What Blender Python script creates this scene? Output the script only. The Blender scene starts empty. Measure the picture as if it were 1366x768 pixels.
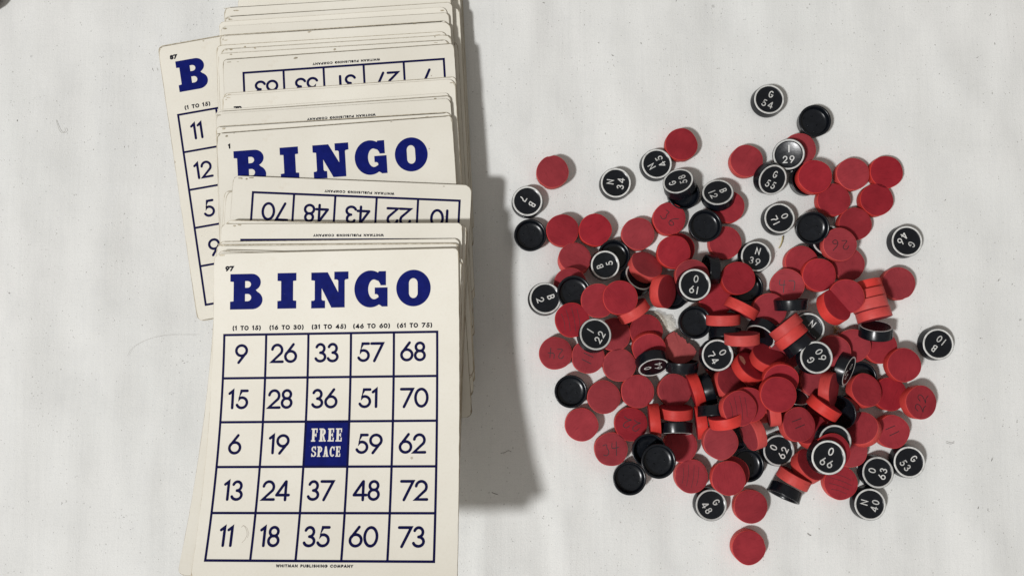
import bpy, bmesh, math, random
import numpy as np
from mathutils import Vector, Matrix
from mathutils.geometry import tessellate_polygon

random.seed(7)
SC = bpy.context.scene
COL = SC.collection
MM = 0.001
R_ = math.radians

# ------------------------------------------------------------------ camera
PW, PH = 1366.0, 768.0
HCAM, FPX = 400.0, 1099.0            # camera height above the cloth (mm), focal length in photo pixels
NADIR = (700.0, 470.0)               # photo pixel straight below the camera


def cam_rotation():
    d = Vector((NADIR[0] - PW / 2, -(NADIR[1] - PH / 2), -FPX)).normalized()
    return d.rotation_difference(Vector((0, 0, -1))).to_matrix()


RC = cam_rotation()
cd = bpy.data.cameras.new('camera')
cam = bpy.data.objects.new('camera', cd)
COL.objects.link(cam)
cam.matrix_world = Matrix.Translation((0, 0, HCAM * MM)) @ RC.to_4x4()
cd.sensor_width = 36.0
cd.lens = 36.0 * FPX / PW
cd.clip_start = 0.01
cd.clip_end = 50.0
SC.camera = cam


def at(u, v, z):
    """photo pixel -> point (mm) on the horizontal plane z (mm)"""
    d = RC @ Vector((u - PW / 2, -(v - PH / 2), -FPX))
    t = (z - HCAM) / d.z
    return Vector((d.x * t, d.y * t, z))


# ------------------------------------------------------------------ world, lamps, exposure
world = bpy.data.worlds.new('World')
SC.world = world
world.use_nodes = True
bg = world.node_tree.nodes['Background']
bg.inputs['Color'].default_value = (1.0, 0.95, 0.88, 1)
bg.inputs["Strength"].default_value = 0.305

KEYDIR = Vector((-0.59, -0.36, 1.0)).normalized()
KD = 7.0
ld = bpy.data.lights.new('room_lamp', 'AREA')
ld.shape = 'DISK'
ld.size = 0.70
ld.energy = 414.0
ld.color = (1.0, 1.0, 0.995)
key = bpy.data.objects.new('room_lamp', ld)
COL.objects.link(key)
key.location = KEYDIR * KD
key.rotation_euler = KEYDIR.to_track_quat('Z', 'Y').to_euler()

SC.view_settings.view_transform = 'Standard'
SC.view_settings.look = 'None'
SC.view_settings.exposure = 0.0
SC.view_settings.gamma = 1.0


# ------------------------------------------------------------------ materials
def mat(name):
    m = bpy.data.materials.new(name)
    m.use_nodes = True
    nt = m.node_tree
    b = nt.nodes['Principled BSDF']
    return m, nt, b


def nd(nt, kind, **kw):
    n = nt.nodes.new(kind)
    for k, v in kw.items():
        setattr(n, k, v)
    return n


def ramp(nt, fac, stops):
    n = nd(nt, 'ShaderNodeValToRGB')
    el = n.color_ramp.elements
    while len(el) < len(stops):
        el.new(0.5)
    for e, (p, c) in zip(el, stops):
        e.position = p
        e.color = c if len(c) == 4 else (*c, 1)
    nt.links.new(fac, n.inputs['Fac'])
    return n.outputs['Color']


def mix(nt, fac, a, b, blend='MIX'):
    n = nd(nt, 'ShaderNodeMix', data_type='RGBA', blend_type=blend)
    for s, v in ((n.inputs['Factor'], fac), (n.inputs['A'], a), (n.inputs['B'], b)):
        if isinstance(v, bpy.types.NodeSocket):
            nt.links.new(v, s)
        elif isinstance(v, (int, float)):
            s.default_value = v
        else:
            s.default_value = (*v, 1)
    return n.outputs['Result']


def noise(nt, vec, scale, detail=4, rough=0.55):
    n = nd(nt, 'ShaderNodeTexNoise')
    n.inputs['Scale'].default_value = scale
    n.inputs['Detail'].default_value = detail
    n.inputs['Roughness'].default_value = rough
    nt.links.new(vec, n.inputs['Vector'])
    return n.outputs['Fac']


def mapping(nt, vec, scale=(1, 1, 1), rot=(0, 0, 0), loc=None):
    n = nd(nt, 'ShaderNodeMapping')
    n.inputs['Scale'].default_value = scale
    n.inputs['Rotation'].default_value = rot
    nt.links.new(vec, n.inputs['Vector'])
    if loc is not None:
        nt.links.new(loc, n.inputs['Location'])
    return n.outputs['Vector']


def math_n(nt, op, a, b=None):
    n = nd(nt, 'ShaderNodeMath', operation=op)
    for s, v in zip(n.inputs, (a, b)):
        if v is None:
            continue
        if isinstance(v, bpy.types.NodeSocket):
            nt.links.new(v, s)
        else:
            s.default_value = v
    return n.outputs[0]


def bump(nt, b, height, strength, dist):
    n = nd(nt, 'ShaderNodeBump')
    n.inputs['Strength'].default_value = strength
    n.inputs['Distance'].default_value = dist
    nt.links.new(height, n.inputs['Height'])
    nt.links.new(n.outputs['Normal'], b.inputs['Normal'])


def make_cloth():
    m, nt, b = mat('white_cotton_cloth')
    co = nd(nt, 'ShaderNodeTexCoord').outputs['Object']
    big = noise(nt, co, 9.0, 3)
    base = ramp(nt, big, [(0.3, (0.715, 0.72, 0.705)), (0.7, (0.755, 0.752, 0.735))])
    shade_mottle = noise(nt, mapping(nt, co, (1.25, 0.8, 1)), 42.0, 5, 0.65)  # grey mottling: soft wrinkle shading painted into the cloth colour
    base = mix(nt, math_n(nt, 'MULTIPLY', ramp(nt, shade_mottle, [(0.47, (0, 0, 0)), (0.72, (1, 1, 1))]), 0.30), base, (0.60, 0.605, 0.595))
    # vertical streaks of the weave
    st = noise(nt, mapping(nt, co, (520, 26, 1)), 1.0, 3, 0.6)
    base = mix(nt, math_n(nt, 'MULTIPLY', ramp(nt, st, [(0.48, (0, 0, 0)), (0.76, (1, 1, 1))]), 0.20), base, (0.60, 0.605, 0.60))
    st3 = noise(nt, mapping(nt, co, (70, 14, 1)), 1.0, 5, 0.65)
    base = mix(nt, math_n(nt, 'MULTIPLY', ramp(nt, st3, [(0.50, (0, 0, 0)), (0.80, (1, 1, 1))]), 0.22), base, (0.60, 0.61, 0.615))
    st2 = noise(nt, mapping(nt, co, (60, 1500, 1)), 1.0, 3, 0.6)
    base = mix(nt, math_n(nt, 'MULTIPLY', ramp(nt, st2, [(0.50, (0, 0, 0)), (0.78, (1, 1, 1))]), 0.26), base, (0.62, 0.62, 0.61))
    grain = noise(nt, co, 2200.0, 2, 0.6)
    base = mix(nt, math_n(nt, 'MULTIPLY', ramp(nt, grain, [(0.48, (0, 0, 0)), (0.75, (1, 1, 1))]), 0.42), base, (0.55, 0.56, 0.55))
    # scattered dark flecks in the unbleached cotton
    for sc_, thr, amt in ((1100.0, 0.22, 0.45), (700.0, 0.17, 0.5), (330.0, 0.07, 0.7)):
        vo = nd(nt, 'ShaderNodeTexVoronoi')
        vo.inputs['Scale'].default_value = sc_
        nt.links.new(mapping(nt, co, (1, 0.75, 1)), vo.inputs['Vector'])
        sep = nd(nt, 'ShaderNodeSeparateColor')
        nt.links.new(vo.outputs['Color'], sep.inputs['Color'])
        lim = math_n(nt, 'MULTIPLY', math_n(nt, 'POWER', sep.outputs[0], 5.0), thr * 1.25)
        dot = math_n(nt, 'LESS_THAN', vo.outputs['Distance'], lim)
        pick = math_n(nt, 'GREATER_THAN', sep.outputs[1], 0.45)
        base = mix(nt, math_n(nt, 'MULTIPLY', math_n(nt, 'MULTIPLY', dot, pick), amt), base, (0.20, 0.19, 0.17))
    nt.links.new(base, b.inputs['Base Color'])
    b.inputs['Roughness'].default_value = 0.95
    b.inputs['Specular IOR Level'].default_value = 0.15
    weave = math_n(nt, 'ADD', noise(nt, mapping(nt, co, (2600, 700, 1)), 1.0, 2), noise(nt, mapping(nt, co, (700, 2600, 1)), 1.0, 2))
    bump(nt, b, math_n(nt, 'ADD', weave, math_n(nt, 'MULTIPLY', st, 0.8)), 0.35, 0.0003)
    return m


def make_card_paper():
    m, nt, b = mat('cream_card_paper')
    co = nd(nt, 'ShaderNodeTexCoord').outputs['Object']
    rnd = nd(nt, 'ShaderNodeObjectInfo').outputs['Random']
    f = noise(nt, co, 28.0, 4)
    base = ramp(nt, f, [(0.3, (0.735, 0.700, 0.615)), (0.7, (0.785, 0.755, 0.675))])
    fine = noise(nt, co, 900.0, 2)
    base = mix(nt, math_n(nt, 'MULTIPLY', ramp(nt, fine, [(0.5, (0, 0, 0)), (0.8, (1, 1, 1))]), 0.22), base, (0.66, 0.61, 0.51))
    stain = noise(nt, mapping(nt, co, (1, 1, 1)), 60.0, 5, 0.7)
    base = mix(nt, math_n(nt, 'MULTIPLY', ramp(nt, stain, [(0.64, (0, 0, 0)), (0.8, (1, 1, 1))]), 0.35), base, (0.60, 0.50, 0.38))
    vo = nd(nt, 'ShaderNodeTexVoronoi')
    vo.inputs['Scale'].default_value = 110.0
    nt.links.new(co, vo.inputs['Vector'])
    sep = nd(nt, 'ShaderNodeSeparateColor')
    nt.links.new(vo.outputs['Color'], sep.inputs['Color'])
    lim = math_n(nt, 'MULTIPLY', math_n(nt, 'POWER', sep.outputs[0], 8.0), 0.10)
    base = mix(nt, math_n(nt, 'MULTIPLY', math_n(nt, 'LESS_THAN', vo.outputs['Distance'], lim), 0.6), base, (0.30, 0.24, 0.17))
    tint = nd(nt, 'ShaderNodeHueSaturation')
    nt.links.new(base, tint.inputs['Color'])
    nt.links.new(math_n(nt, 'ADD', math_n(nt, 'MULTIPLY', rnd, 0.10), 0.95), tint.inputs['Value'])
    nt.links.new(tint.outputs['Color'], b.inputs['Base Color'])
    b.inputs['Roughness'].default_value = 0.55
    b.inputs['Specular IOR Level'].default_value = 0.3
    bump(nt, b, noise(nt, co, 1500.0, 2), 0.10, 0.0002)
    return m


def make_card_edge(name, stops):
    m, nt, b = mat(name)
    co = nd(nt, 'ShaderNodeTexCoord').outputs['Object']
    rnd = nd(nt, 'ShaderNodeObjectInfo').outputs['Random']
    f = noise(nt, mapping(nt, co, (500, 60, 2500)), 1.0, 4, 0.7)
    base = ramp(nt, f, stops)
    tint = nd(nt, 'ShaderNodeHueSaturation')
    nt.links.new(base, tint.inputs['Color'])
    nt.links.new(math_n(nt, 'ADD', math_n(nt, 'MULTIPLY', rnd, 0.55), 0.70), tint.inputs['Value'])
    nt.links.new(tint.outputs['Color'], b.inputs['Base Color'])
    b.inputs['Roughness'].default_value = 0.9
    b.inputs['Specular IOR Level'].default_value = 0.1
    bump(nt, b, f, 0.5, 0.0004)
    return m


def make_ink(name, c, speck=0.0):
    m, nt, b = mat(name)
    co = nd(nt, 'ShaderNodeTexCoord').outputs['Object']
    f = noise(nt, co, 300.0, 3)
    base = ramp(nt, f, [(0.3, c), (0.75, tuple(min(1, x * 1.35 + 0.001) for x in c))])
    if speck:
        s = noise(nt, co, 1100.0, 2, 0.5)
        base = mix(nt, math_n(nt, 'MULTIPLY', ramp(nt, s, [(0.74, (0, 0, 0)), (0.80, (1, 1, 1))]), speck), base, (0.35, 0.33, 0.38))
    nt.links.new(base, b.inputs['Base Color'])
    b.inputs['Roughness'].default_value = 0.6
    b.inputs['Specular IOR Level'].default_value = 0.08
    return m


def make_red(name, lo, hi, grain, rough, spec):
    m, nt, b = mat(name)
    co = nd(nt, 'ShaderNodeTexCoord').outputs['Object']
    rnd = nd(nt, 'ShaderNodeObjectInfo').outputs['Random']
    off = nd(nt, 'ShaderNodeCombineXYZ')
    for i in range(3):
        nt.links.new(math_n(nt, 'MULTIPLY', rnd, 7.3 + 3 * i), off.inputs[i])
    v = mapping(nt, co, (1, 1, 1), loc=off.outputs[0])
    f = noise(nt, v, 130.0, 4, 0.6)
    base = ramp(nt, f, [(0.3, lo), (0.7, hi)])
    g = noise(nt, mapping(nt, co, grain, loc=off.outputs[0]), 1.0, 4, 0.65)
    base = mix(nt, math_n(nt, 'MULTIPLY', ramp(nt, g, [(0.55, (0, 0, 0)), (0.75, (1, 1, 1))]), 0.40), base, tuple(x * 0.45 for x in lo))
    w = noise(nt, v, 420.0, 3, 0.7)
    base = mix(nt, math_n(nt, 'MULTIPLY', ramp(nt, w, [(0.66, (0, 0, 0)), (0.78, (1, 1, 1))]), 0.35), base, (hi[0] * 1.2, hi[1] * 2.0, hi[2] * 1.8))
    tint = nd(nt, 'ShaderNodeHueSaturation')
    nt.links.new(base, tint.inputs['Color'])
    nt.links.new(math_n(nt, 'ADD', math_n(nt, 'MULTIPLY', rnd, 0.24), 0.85), tint.inputs['Value'])
    r2 = math_n(nt, 'FRACT', math_n(nt, 'MULTIPLY', rnd, 17.31))
    nt.links.new(math_n(nt, 'ADD', math_n(nt, 'MULTIPLY', r2, 0.08), 0.90), tint.inputs['Saturation'])
    nt.links.new(tint.outputs['Color'], b.inputs['Base Color'])
    b.inputs['Roughness'].default_value = rough
    b.inputs['Specular IOR Level'].default_value = spec
    bump(nt, b, math_n(nt, 'ADD', g, math_n(nt, 'MULTIPLY', w, 0.5)), 0.35, 0.0004)
    return m


def make_black():
    m, nt, b = mat('black_bakelite')
    co = nd(nt, 'ShaderNodeTexCoord').outputs['Object']
    f = noise(nt, co, 260.0, 4, 0.6)
    base = ramp(nt, f, [(0.35, (0.0028, 0.0040, 0.0066)), (0.75, (0.0062, 0.0080, 0.0118))])
    nt.links.new(base, b.inputs['Base Color'])
    s = noise(nt, co, 500.0, 3, 0.7)
    rr = nd(nt, 'ShaderNodeMapRange')
    nt.links.new(s, rr.inputs['Value'])
    rr.inputs['To Min'].default_value = 0.14
    rr.inputs['To Max'].default_value = 0.38
    nt.links.new(rr.outputs[0], b.inputs['Roughness'])
    b.inputs['Specular IOR Level'].default_value = 0.36
    bump(nt, b, s, 0.08, 0.0003)
    return m


def make_white():
    m, nt, b = mat('white_enamel')
    co = nd(nt, 'ShaderNodeTexCoord').outputs['Object']
    f = noise(nt, co, 700.0, 4, 0.7)
    base = ramp(nt, f, [(0.30, (0.36, 0.36, 0.35)), (0.55, (0.60, 0.60, 0.58))])
    rnd = nd(nt, 'ShaderNodeObjectInfo').outputs['Random']
    tint = nd(nt, 'ShaderNodeHueSaturation')
    nt.links.new(base, tint.inputs['Color'])
    nt.links.new(math_n(nt, 'ADD', math_n(nt, 'MULTIPLY', rnd, 0.34), 0.80), tint.inputs['Value'])
    base = tint.outputs['Color']
    nt.links.new(base, b.inputs['Base Color'])
    b.inputs['Roughness'].default_value = 0.45
    return m


def make_plain(name, c, rough=0.7, alt=None, scale=900.0):
    m, nt, b = mat(name)
    co = nd(nt, 'ShaderNodeTexCoord').outputs['Object']
    f = noise(nt, co, scale, 3)
    nt.links.new(ramp(nt, f, [(0.3, c), (0.7, alt or tuple(min(1, x * 1.3) for x in c))]), b.inputs['Base Color'])
    b.inputs['Roughness'].default_value = rough
    return m


M_CLOTH = make_cloth()
M_PAPER = make_card_paper()
M_EDGE = make_card_edge('grey_chipboard_edge', [(0.3, (0.15, 0.12, 0.08)), (0.55, (0.25, 0.21, 0.15)), (0.78, (0.45, 0.39, 0.29))])
M_RIM = make_card_edge('worn_card_rim', [(0.3, (0.24, 0.20, 0.14)), (0.5, (0.42, 0.37, 0.28)), (0.72, (0.68, 0.63, 0.52))])
M_NAVY = make_ink('navy_print_ink', (0.0022, 0.0062, 0.105), 0.25)
M_INK = make_ink('dark_navy_print_ink', (0.0026, 0.0030, 0.042), 0.10)
M_SMALL = make_ink('black_print_ink', (0.006, 0.006, 0.014))
M_RFACE = make_red('red_stained_wood_face', (0.232, 0.0098, 0.0185), (0.312, 0.0140, 0.0245), (260, 1500, 260), 0.62, 0.06)
M_RSIDE = make_red('red_painted_wood_side', (0.48, 0.021, 0.016), (0.60, 0.033, 0.024), (300, 300, 1800), 0.45, 0.13)
M_RBROKE = make_red('rough_broken_red_wood', (0.27, 0.028, 0.030), (0.36, 0.042, 0.040), (700, 700, 700), 0.85, 0.15)
M_BLACK = make_black()
M_WHITE = make_white()
M_PENCIL = make_plain('pencil_line', (0.022, 0.008, 0.012), 0.5)
M_BAREWOOD = make_plain('bare_pale_wood', (0.42, 0.17, 0.115), 0.8, (0.55, 0.27, 0.19))
M_GREYPENCIL = make_plain('grey_pencil_line', (0.36, 0.32, 0.27), 0.7)


# ------------------------------------------------------------------ object helpers
def obj(name, bm, mats, parent=None, smooth=False):
    me = bpy.data.meshes.new(name)
    bm.to_mesh(me)
    bm.free()
    for m in (mats if isinstance(mats, (list, tuple)) else [mats]):
        me.materials.append(m)
    if smooth:
        me.polygons.foreach_set('use_smooth', [True] * len(me.polygons))
    o = bpy.data.objects.new(name, me)
    COL.objects.link(o)
    if parent is not None:
        o.parent = parent
    return o


def tag(o, label, cat, group=None):
    o['label'] = label
    o['category'] = cat
    if group:
        o['group'] = group
    return o


# ------------------------------------------------------------------ lettering (built stroke by stroke)
def arc(cx, cy, rx, ry, a0, a1, n=16):
    return [(cx + rx * math.cos(R_(a0 + (a1 - a0) * i / n)), cy + ry * math.sin(R_(a0 + (a1 - a0) * i / n))) for i in range(n + 1)]


def ring(cx, cy, rx, ry, n=28):
    return arc(cx, cy, rx, ry, 0, 360, n)


# glyph: (advance width, [centre-line strokes]) for a cap height of 1
GLY = {
    '0': (0.74, [ring(.37, .5, .30, .43)]),
    '1': (0.36, [[(.05, .80), (.22, .93), (.22, .07)]]),
    '2': (0.66, [arc(.33, .665, .255, .265, 172, -38, 14) + [(.07, .07), (.62, .07)]]),
    '3': (0.62, [arc(.29, .715, .205, .215, 160, -90, 14), arc(.29, .285, .25, .215, 90, -160, 14)]),
    '4': (0.72, [[(.52, .05), (.52, .93)], [(.50, .92), (.07, .28)], [(.07, .28), (.68, .28)]]),
    '5': (0.68, [[(.60, .93), (.29, .93), (.19, .53)] + arc(.33, .33, .27, .26, 118, -155, 16)]),
    '6': (0.70, [ring(.36, .335, .275, .265), [(.135, .47), (.50, .95)]]),
    '7': (0.69, [[(.05, .93), (.63, .93), (.20, .05)]]),
    '8': (0.62, [ring(.31, .725, .205, .205), ring(.31, .30, .24, .23)]),
    '9': (0.70, [ring(.34, .665, .275, .265), [(.565, .53), (.20, .05)]]),
    'A': (0.74, [[(.05, .05), (.37, .93), (.69, .05)], [(.17, .33), (.57, .33)]]),
    'B': (0.62, [[(.10, .07), (.10, .93)], [(.10, .93)] + arc(.33, .715, .17, .215, 90, -90, 10) + [(.10, .50)], [(.10, .50)] + arc(.33, .285, .21, .215, 90, -90, 10) + [(.10, .07)]]),
    'C': (0.78, [arc(.44, .5, .36, .43, 48, 312, 20)]),
    'G': (0.82, [arc(.43, .5, .36, .43, 45, 360, 22) + [(.79, .48), (.50, .48)]]),
    'H': (0.74, [[(.10, .05), (.10, .95)], [(.64, .05), (.64, .95)], [(.10, .5), (.64, .5)]]),
    'I': (0.22, [[(.11, .05), (.11, .95)]]),
    'L': (0.54, [[(.10, .95), (.10, .07), (.50, .07)]]),
    'M': (0.88, [[(.08, .05), (.20, .90), (.44, .15), (.68, .90), (.80, .05)]]),
    'N': (0.74, [[(.10, .05), (.10, .90), (.64, .10), (.64, .95)]]),
    'O': (0.84, [ring(.42, .5, .35, .43)]),
    'P': (0.60, [[(.10, .05), (.10, .93)] + arc(.32, .69, .21, .24, 90, -90, 12) + [(.10, .45)]]),
    'S': (0.62, [arc(.31, .715, .20, .215, 40, 270, 12) + arc(.31, .285, .23, .215, 90, -140, 12)[1:]]),
    'T': (0.60, [[(.03, .93), (.57, .93)], [(.30, .93), (.30, .05)]]),
    'U': (0.72, [[(.10, .95), (.10, .36)] + arc(.36, .34, .26, .27, 180, 360, 12) + [(.62, .95)]]),
    'W': (1.0, [[(.05, .95), (.27, .10), (.50, .88), (.73, .10), (.95, .95)]]),
    'Y': (0.66, [[(.05, .95), (.33, .50), (.61, .95)], [(.33, .50), (.33, .05)]]),
    '(': (0.34, [arc(.42, .45, .30, .62, 125, 235, 8)]),
    ')': (0.34, [arc(-.08, .45, .30, .62, 55, -55, 8)]),
    ' ': (0.42, []),
}
# plainer forms engraved on the black pieces
ENGR = dict(GLY)
ENGR['1'] = (0.30, [[(.15, .05), (.15, .95)]])
ENGR['0'] = (0.66, [ring(.33, .5, .25, .43)])
ENGR['O'] = (0.70, [ring(.35, .5, .27, .43)])
ENGR['G'] = (0.72, [arc(.36, .5, .28, .43, 48, 350, 20) + [(.64, .45), (.42, .45)]])
ENGR['7'] = (0.62, [[(.05, .93), (.57, .93)] + arc(.86, .10, .55, .62, 122, 182, 6)])


def stroke(bm, pts, w, z, xf):
    """a flat ribbon of width w along pts with round ends; xf maps (x, y) -> (x, y)"""
    closed = len(pts) > 3 and abs(pts[0][0] - pts[-1][0]) < 1e-6 and abs(pts[0][1] - pts[-1][1]) < 1e-6
    P = [Vector(xf(*p)) for p in pts]
    if closed:
        P = P[:-1]
    n = len(P)
    hw = w / 2
    Lf, Rt = [], []
    for i in range(n):
        a = P[i - 1] if (closed or i > 0) else None
        c = P[(i + 1) % n] if (closed or i < n - 1) else None
        d1 = (P[i] - a).normalized() if a is not None else None
        d2 = (c - P[i]).normalized() if c is not None else None
        if d1 is None:
            d1 = d2
        if d2 is None:
            d2 = d1
        t = d1 + d2
        t = d1 if t.length < 1e-6 else t.normalized()
        nrm = Vector((-t.y, t.x))
        k = hw / max(0.42, nrm.dot(Vector((-d1.y, d1.x))))
        Lf.append(bm.verts.new((*(P[i] + nrm * k), z)))
        Rt.append(bm.verts.new((*(P[i] - nrm * k), z)))
    for i in range(n if closed else n - 1):
        j = (i + 1) % n
        bm.faces.new((Rt[i], Rt[j], Lf[j], Lf[i]))
    if not closed:
        for end, nxt in ((0, 1), (n - 1, n - 2)):
            d = (P[end] - P[nxt]).normalized()
            a0 = math.atan2(d.y, d.x)
            vs = [bm.verts.new((P[end].x + hw * math.cos(a0 + R_(t)), P[end].y + hw * math.sin(a0 + R_(t)), z)) for t in (90, 60, 30, 0, -30, -60, -90)]
            bm.faces.new(vs[::-1])


def text_width(s, h, font, track):
    return sum(font[c][0] * h + track for c in s) - track


def text(bm, s, cx, cy, h, w, z, font=GLY, track=0.0, sx=1.0):
    """string centred on (cx, cy), cap height h, stroke width w"""
    x = cx - text_width(s, h * sx, font, track) / 2
    for c in s:
        adv, strokes = font[c]
        for k, st in enumerate(strokes):
            # keep the drawn height h whatever the stroke width: centre lines are drawn for a width of 0.14 h
            g = (h - w) / (h * 0.86)
            f = lambda px, py, x=x, g=g: (x + px * h * sx, cy + (py - 0.5) * h * g)
            stroke(bm, st, w, z + 0.0015 * k, f)
        x += adv * h * sx + track


def poly(bm, loops, z, xf):
    L3 = [[Vector((p[0], p[1], 0)) for p in l] for l in loops]
    flat = [p for l in L3 for p in l]
    V = [bm.verts.new((*xf(p.x, p.y), z)) for p in flat]
    for t in tessellate_polygon(L3):
        a, b, c = (flat[i] for i in t)
        if ((b - a).cross(c - a)).z < 0:
            t = t[::-1]
        if abs(((b - a).cross(c - a)).z) < 1e-12:
            continue
        try:
            bm.faces.new([V[i] for i in t])
        except ValueError:
            pass


def dn(pts, x0, y0, s):
    """outline read downward in pixels -> upright unit outline"""
    return [((x - x0) / s, (y0 - y) / s) for x, y in pts]


def ell(cx, cy, rx, ry, a0, a1, n=20):
    return [(cx + rx * math.cos(R_(a0 + (a1 - a0) * i / n)), cy - ry * math.sin(R_(a0 + (a1 - a0) * i / n))) for i in range(n + 1)]


SLAB = {
    'B': [dn([(160, 185), (410, 185)] + ell(410, 284, 108, 99, 90, -62, 14) + ell(420, 484, 120, 106, 60, -90, 14) + [(160, 590), (160, 500), (200, 495), (200, 275), (160, 270)], 160, 590, 405),
          dn([(335, 268), (362, 268)] + ell(362, 306, 41, 38, 90, -90, 10) + [(335, 344)], 160, 590, 405),
          dn([(335, 415), (365, 415)] + ell(365, 456, 42, 41, 90, -90, 10) + [(335, 497)], 160, 590, 405)],
    'I': [dn([(703, 174), (922, 174), (922, 262), (885, 266), (885, 486), (922, 490), (922, 578), (703, 578), (703, 490), (745, 486), (745, 266), (703, 262)], 703, 578, 404)],
    'N': [dn([(1090, 165), (1280, 165), (1400, 392), (1400, 262), (1388, 250), (1355, 248), (1355, 160), (1518, 160), (1518, 245), (1484, 250), (1475, 262), (1475, 565), (1322, 565), (1210, 345), (1210, 470), (1220, 482), (1250, 485), (1250, 570), (1090, 570), (1090, 485), (1122, 482), (1130, 472), (1130, 258), (1090, 252)], 1090, 567, 404)],
    'G': [dn([(665, 150), (582, 150), (574, 166)] + ell(485, 350, 185, 210, 62, 302, 34) + [(604, 540), (618, 552), (683, 552), (683, 335), (535, 335), (535, 410)] + ell(552, 437, 26, 26, 80, -20, 6) + ell(528, 355, 68, 112, -66, -272, 26) + [(578, 262), (596, 290), (602, 311), (665, 311)], 300, 556, 408)],
    'O': [dn(ell(970, 342, 198, 208, 0, 354, 59), 772, 550, 410),
          dn(ell(968, 288, 50, 58, 0, 180, 14) + ell(968, 398, 50, 58, 180, 360, 14), 772, 550, 410)],
}
# narrow slab capitals of the centre square: rectangles and arcs, drawn for a height of 1 and a width of 0.6
def rect(x0, y0, x1, y1):
    return [(x0, y0), (x1, y0), (x1, y1), (x0, y1)]


def halfbowl(x, yc, rx, ry, th, tv, a0=-90, a1=90, n=12):
    o = [(x + rx * math.cos(R_(a0 + (a1 - a0) * i / n)), yc + ry * math.sin(R_(a0 + (a1 - a0) * i / n))) for i in range(n + 1)]
    i_ = [(x + (rx - th) * math.cos(R_(a1 + (a0 - a1) * i / n)), yc + (ry - tv) * math.sin(R_(a1 + (a0 - a1) * i / n))) for i in range(n + 1)]
    return o + i_


NARROW = {
    'F': [rect(.08, .0, .30, 1), rect(0, 0, .38, .10), rect(0, .90, .56, 1), rect(.46, .68, .56, .9), rect(.3, .44, .42, .56), rect(.40, .36, .48, .64)],
    'R': [rect(.08, .0, .30, 1), rect(0, 0, .36, .10), rect(0, .90, .32, 1), halfbowl(.30, .73, .28, .27, .20, .11), [(.30, .46), (.42, .50), (.56, .10), (.62, .10), (.62, 0), (.42, 0)]],
    'E': [rect(.08, .0, .30, 1), rect(0, 0, .56, .10), rect(0, .90, .56, 1), rect(.46, .70, .56, .9), rect(.46, .1, .56, .30), rect(.3, .44, .42, .56), rect(.40, .36, .48, .64)],
    'S': [halfbowl(.29, .73, .27, .27, .17, .11, 20, 275, 18), halfbowl(.29, .27, .29, .27, .18, .11, 95, -160, 18), rect(.42, .66, .53, 1), rect(.02, 0, .12, .32)],
    'P': [rect(.08, .0, .30, 1), rect(0, 0, .40, .10), rect(0, .90, .32, 1), halfbowl(.30, .71, .27, .29, .19, .11)],
    'A': [[(.10, .08), (.22, .08), (.33, .80), (.26, 1), (.22, 1)], [(.22, 1), (.40, 1), (.58, .08), (.34, .08)], rect(.17, .26, .42, .36), rect(0, 0, .26, .10), rect(.32, 0, .66, .10)],
    'C': [halfbowl(.30, .5, .30, .5, .20, .11, 40, 320, 20), rect(.45, .62, .56, .98)],
}
LETTER_X = [(7.7, 'B'), (29.4, 'I'), (44.8, 'N'), (64.3, 'G'), (83.1, 'O')]

CW, CL, CT = 111.0, 140.0, 0.66      # a card: width, length, thickness (mm)
GX, GY, GS = 5.3, 36.6, 95.9         # printed grid: left, top, size
CELL = GS / 5


def print_heading(bm):
    for x, c in LETTER_X:
        poly(bm, SLAB[c], 0, lambda px, py, x=x: (x + px * 15.9, -25.3 + py * 15.9))


def print_grid(bm):
    lw = 1.05
    k = 0
    for i in range(6):
        y = -(GY + CELL * i)
        stroke_rect(bm, GX - lw / 2, y - lw / 2, GX + GS + lw / 2, y + lw / 2, 0.0)
    for i in range(6):
        x = GX + CELL * i
        stroke_rect(bm, x - lw / 2, -(GY + GS), x + lw / 2, -GY, 0.002)


def stroke_rect(bm, x0, y0, x1, y1, z):
    bm.faces.new([bm.verts.new((x, y, z)) for x, y in ((x0, y0), (x1, y0), (x1, y1), (x0, y1))])


def print_captions(bm):
    for i, s in enumerate(('(1 TO 15)', '(16 TO 30)', '(31 TO 45)', '(46 TO 60)', '(61 TO 75)')):
        text(bm, s, GX + CELL * (i + 0.5) - (-0.6 if i == 0 else 0.4), -(GY - 3.0), 2.12, 0.54, 0, track=0.46, sx=1.0)


def print_numbers(bm, rows, dx=None):
    low = 0.0 if dx else -1.1        # the other cards' figures are printed a little lower in their squares
    for r, row in enumerate(rows):
        for c, n in enumerate(row):
            if n is None or n == 'FREE':
                continue
            ox = dx[r][c] / 3.0 if dx else -1.2
            oy = (1.15, 0.3, 0.0, -0.3, 0.1)[r] + low
            text(bm, str(n), GX + CELL * (c + 0.5) + ox, -(GY + CELL * (r + 0.5)) + oy, 8.65, 1.22, 0, track=0.15)


def print_maker(bm):
    text(bm, 'WHITMAN PUBLISHING COMPANY', GX + GS * 0.485, -(GY + GS + 1.95), 1.2, 0.36, 0, track=0.30, sx=1.22)


def print_serial(bm, s):
    text(bm, s, 5.5 + text_width(s, 2.4, GLY, 0.22) / 2, -6.9, 2.4, 0.72, 0, track=0.22)


def print_free(bm):
    a, b_ = GX + 2 * CELL, -(GY + 2 * CELL)
    stroke_rect(bm, a + 0.5, b_ - CELL + 0.5, a + CELL - 0.5, b_ - 0.5, 0.004)


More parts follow.
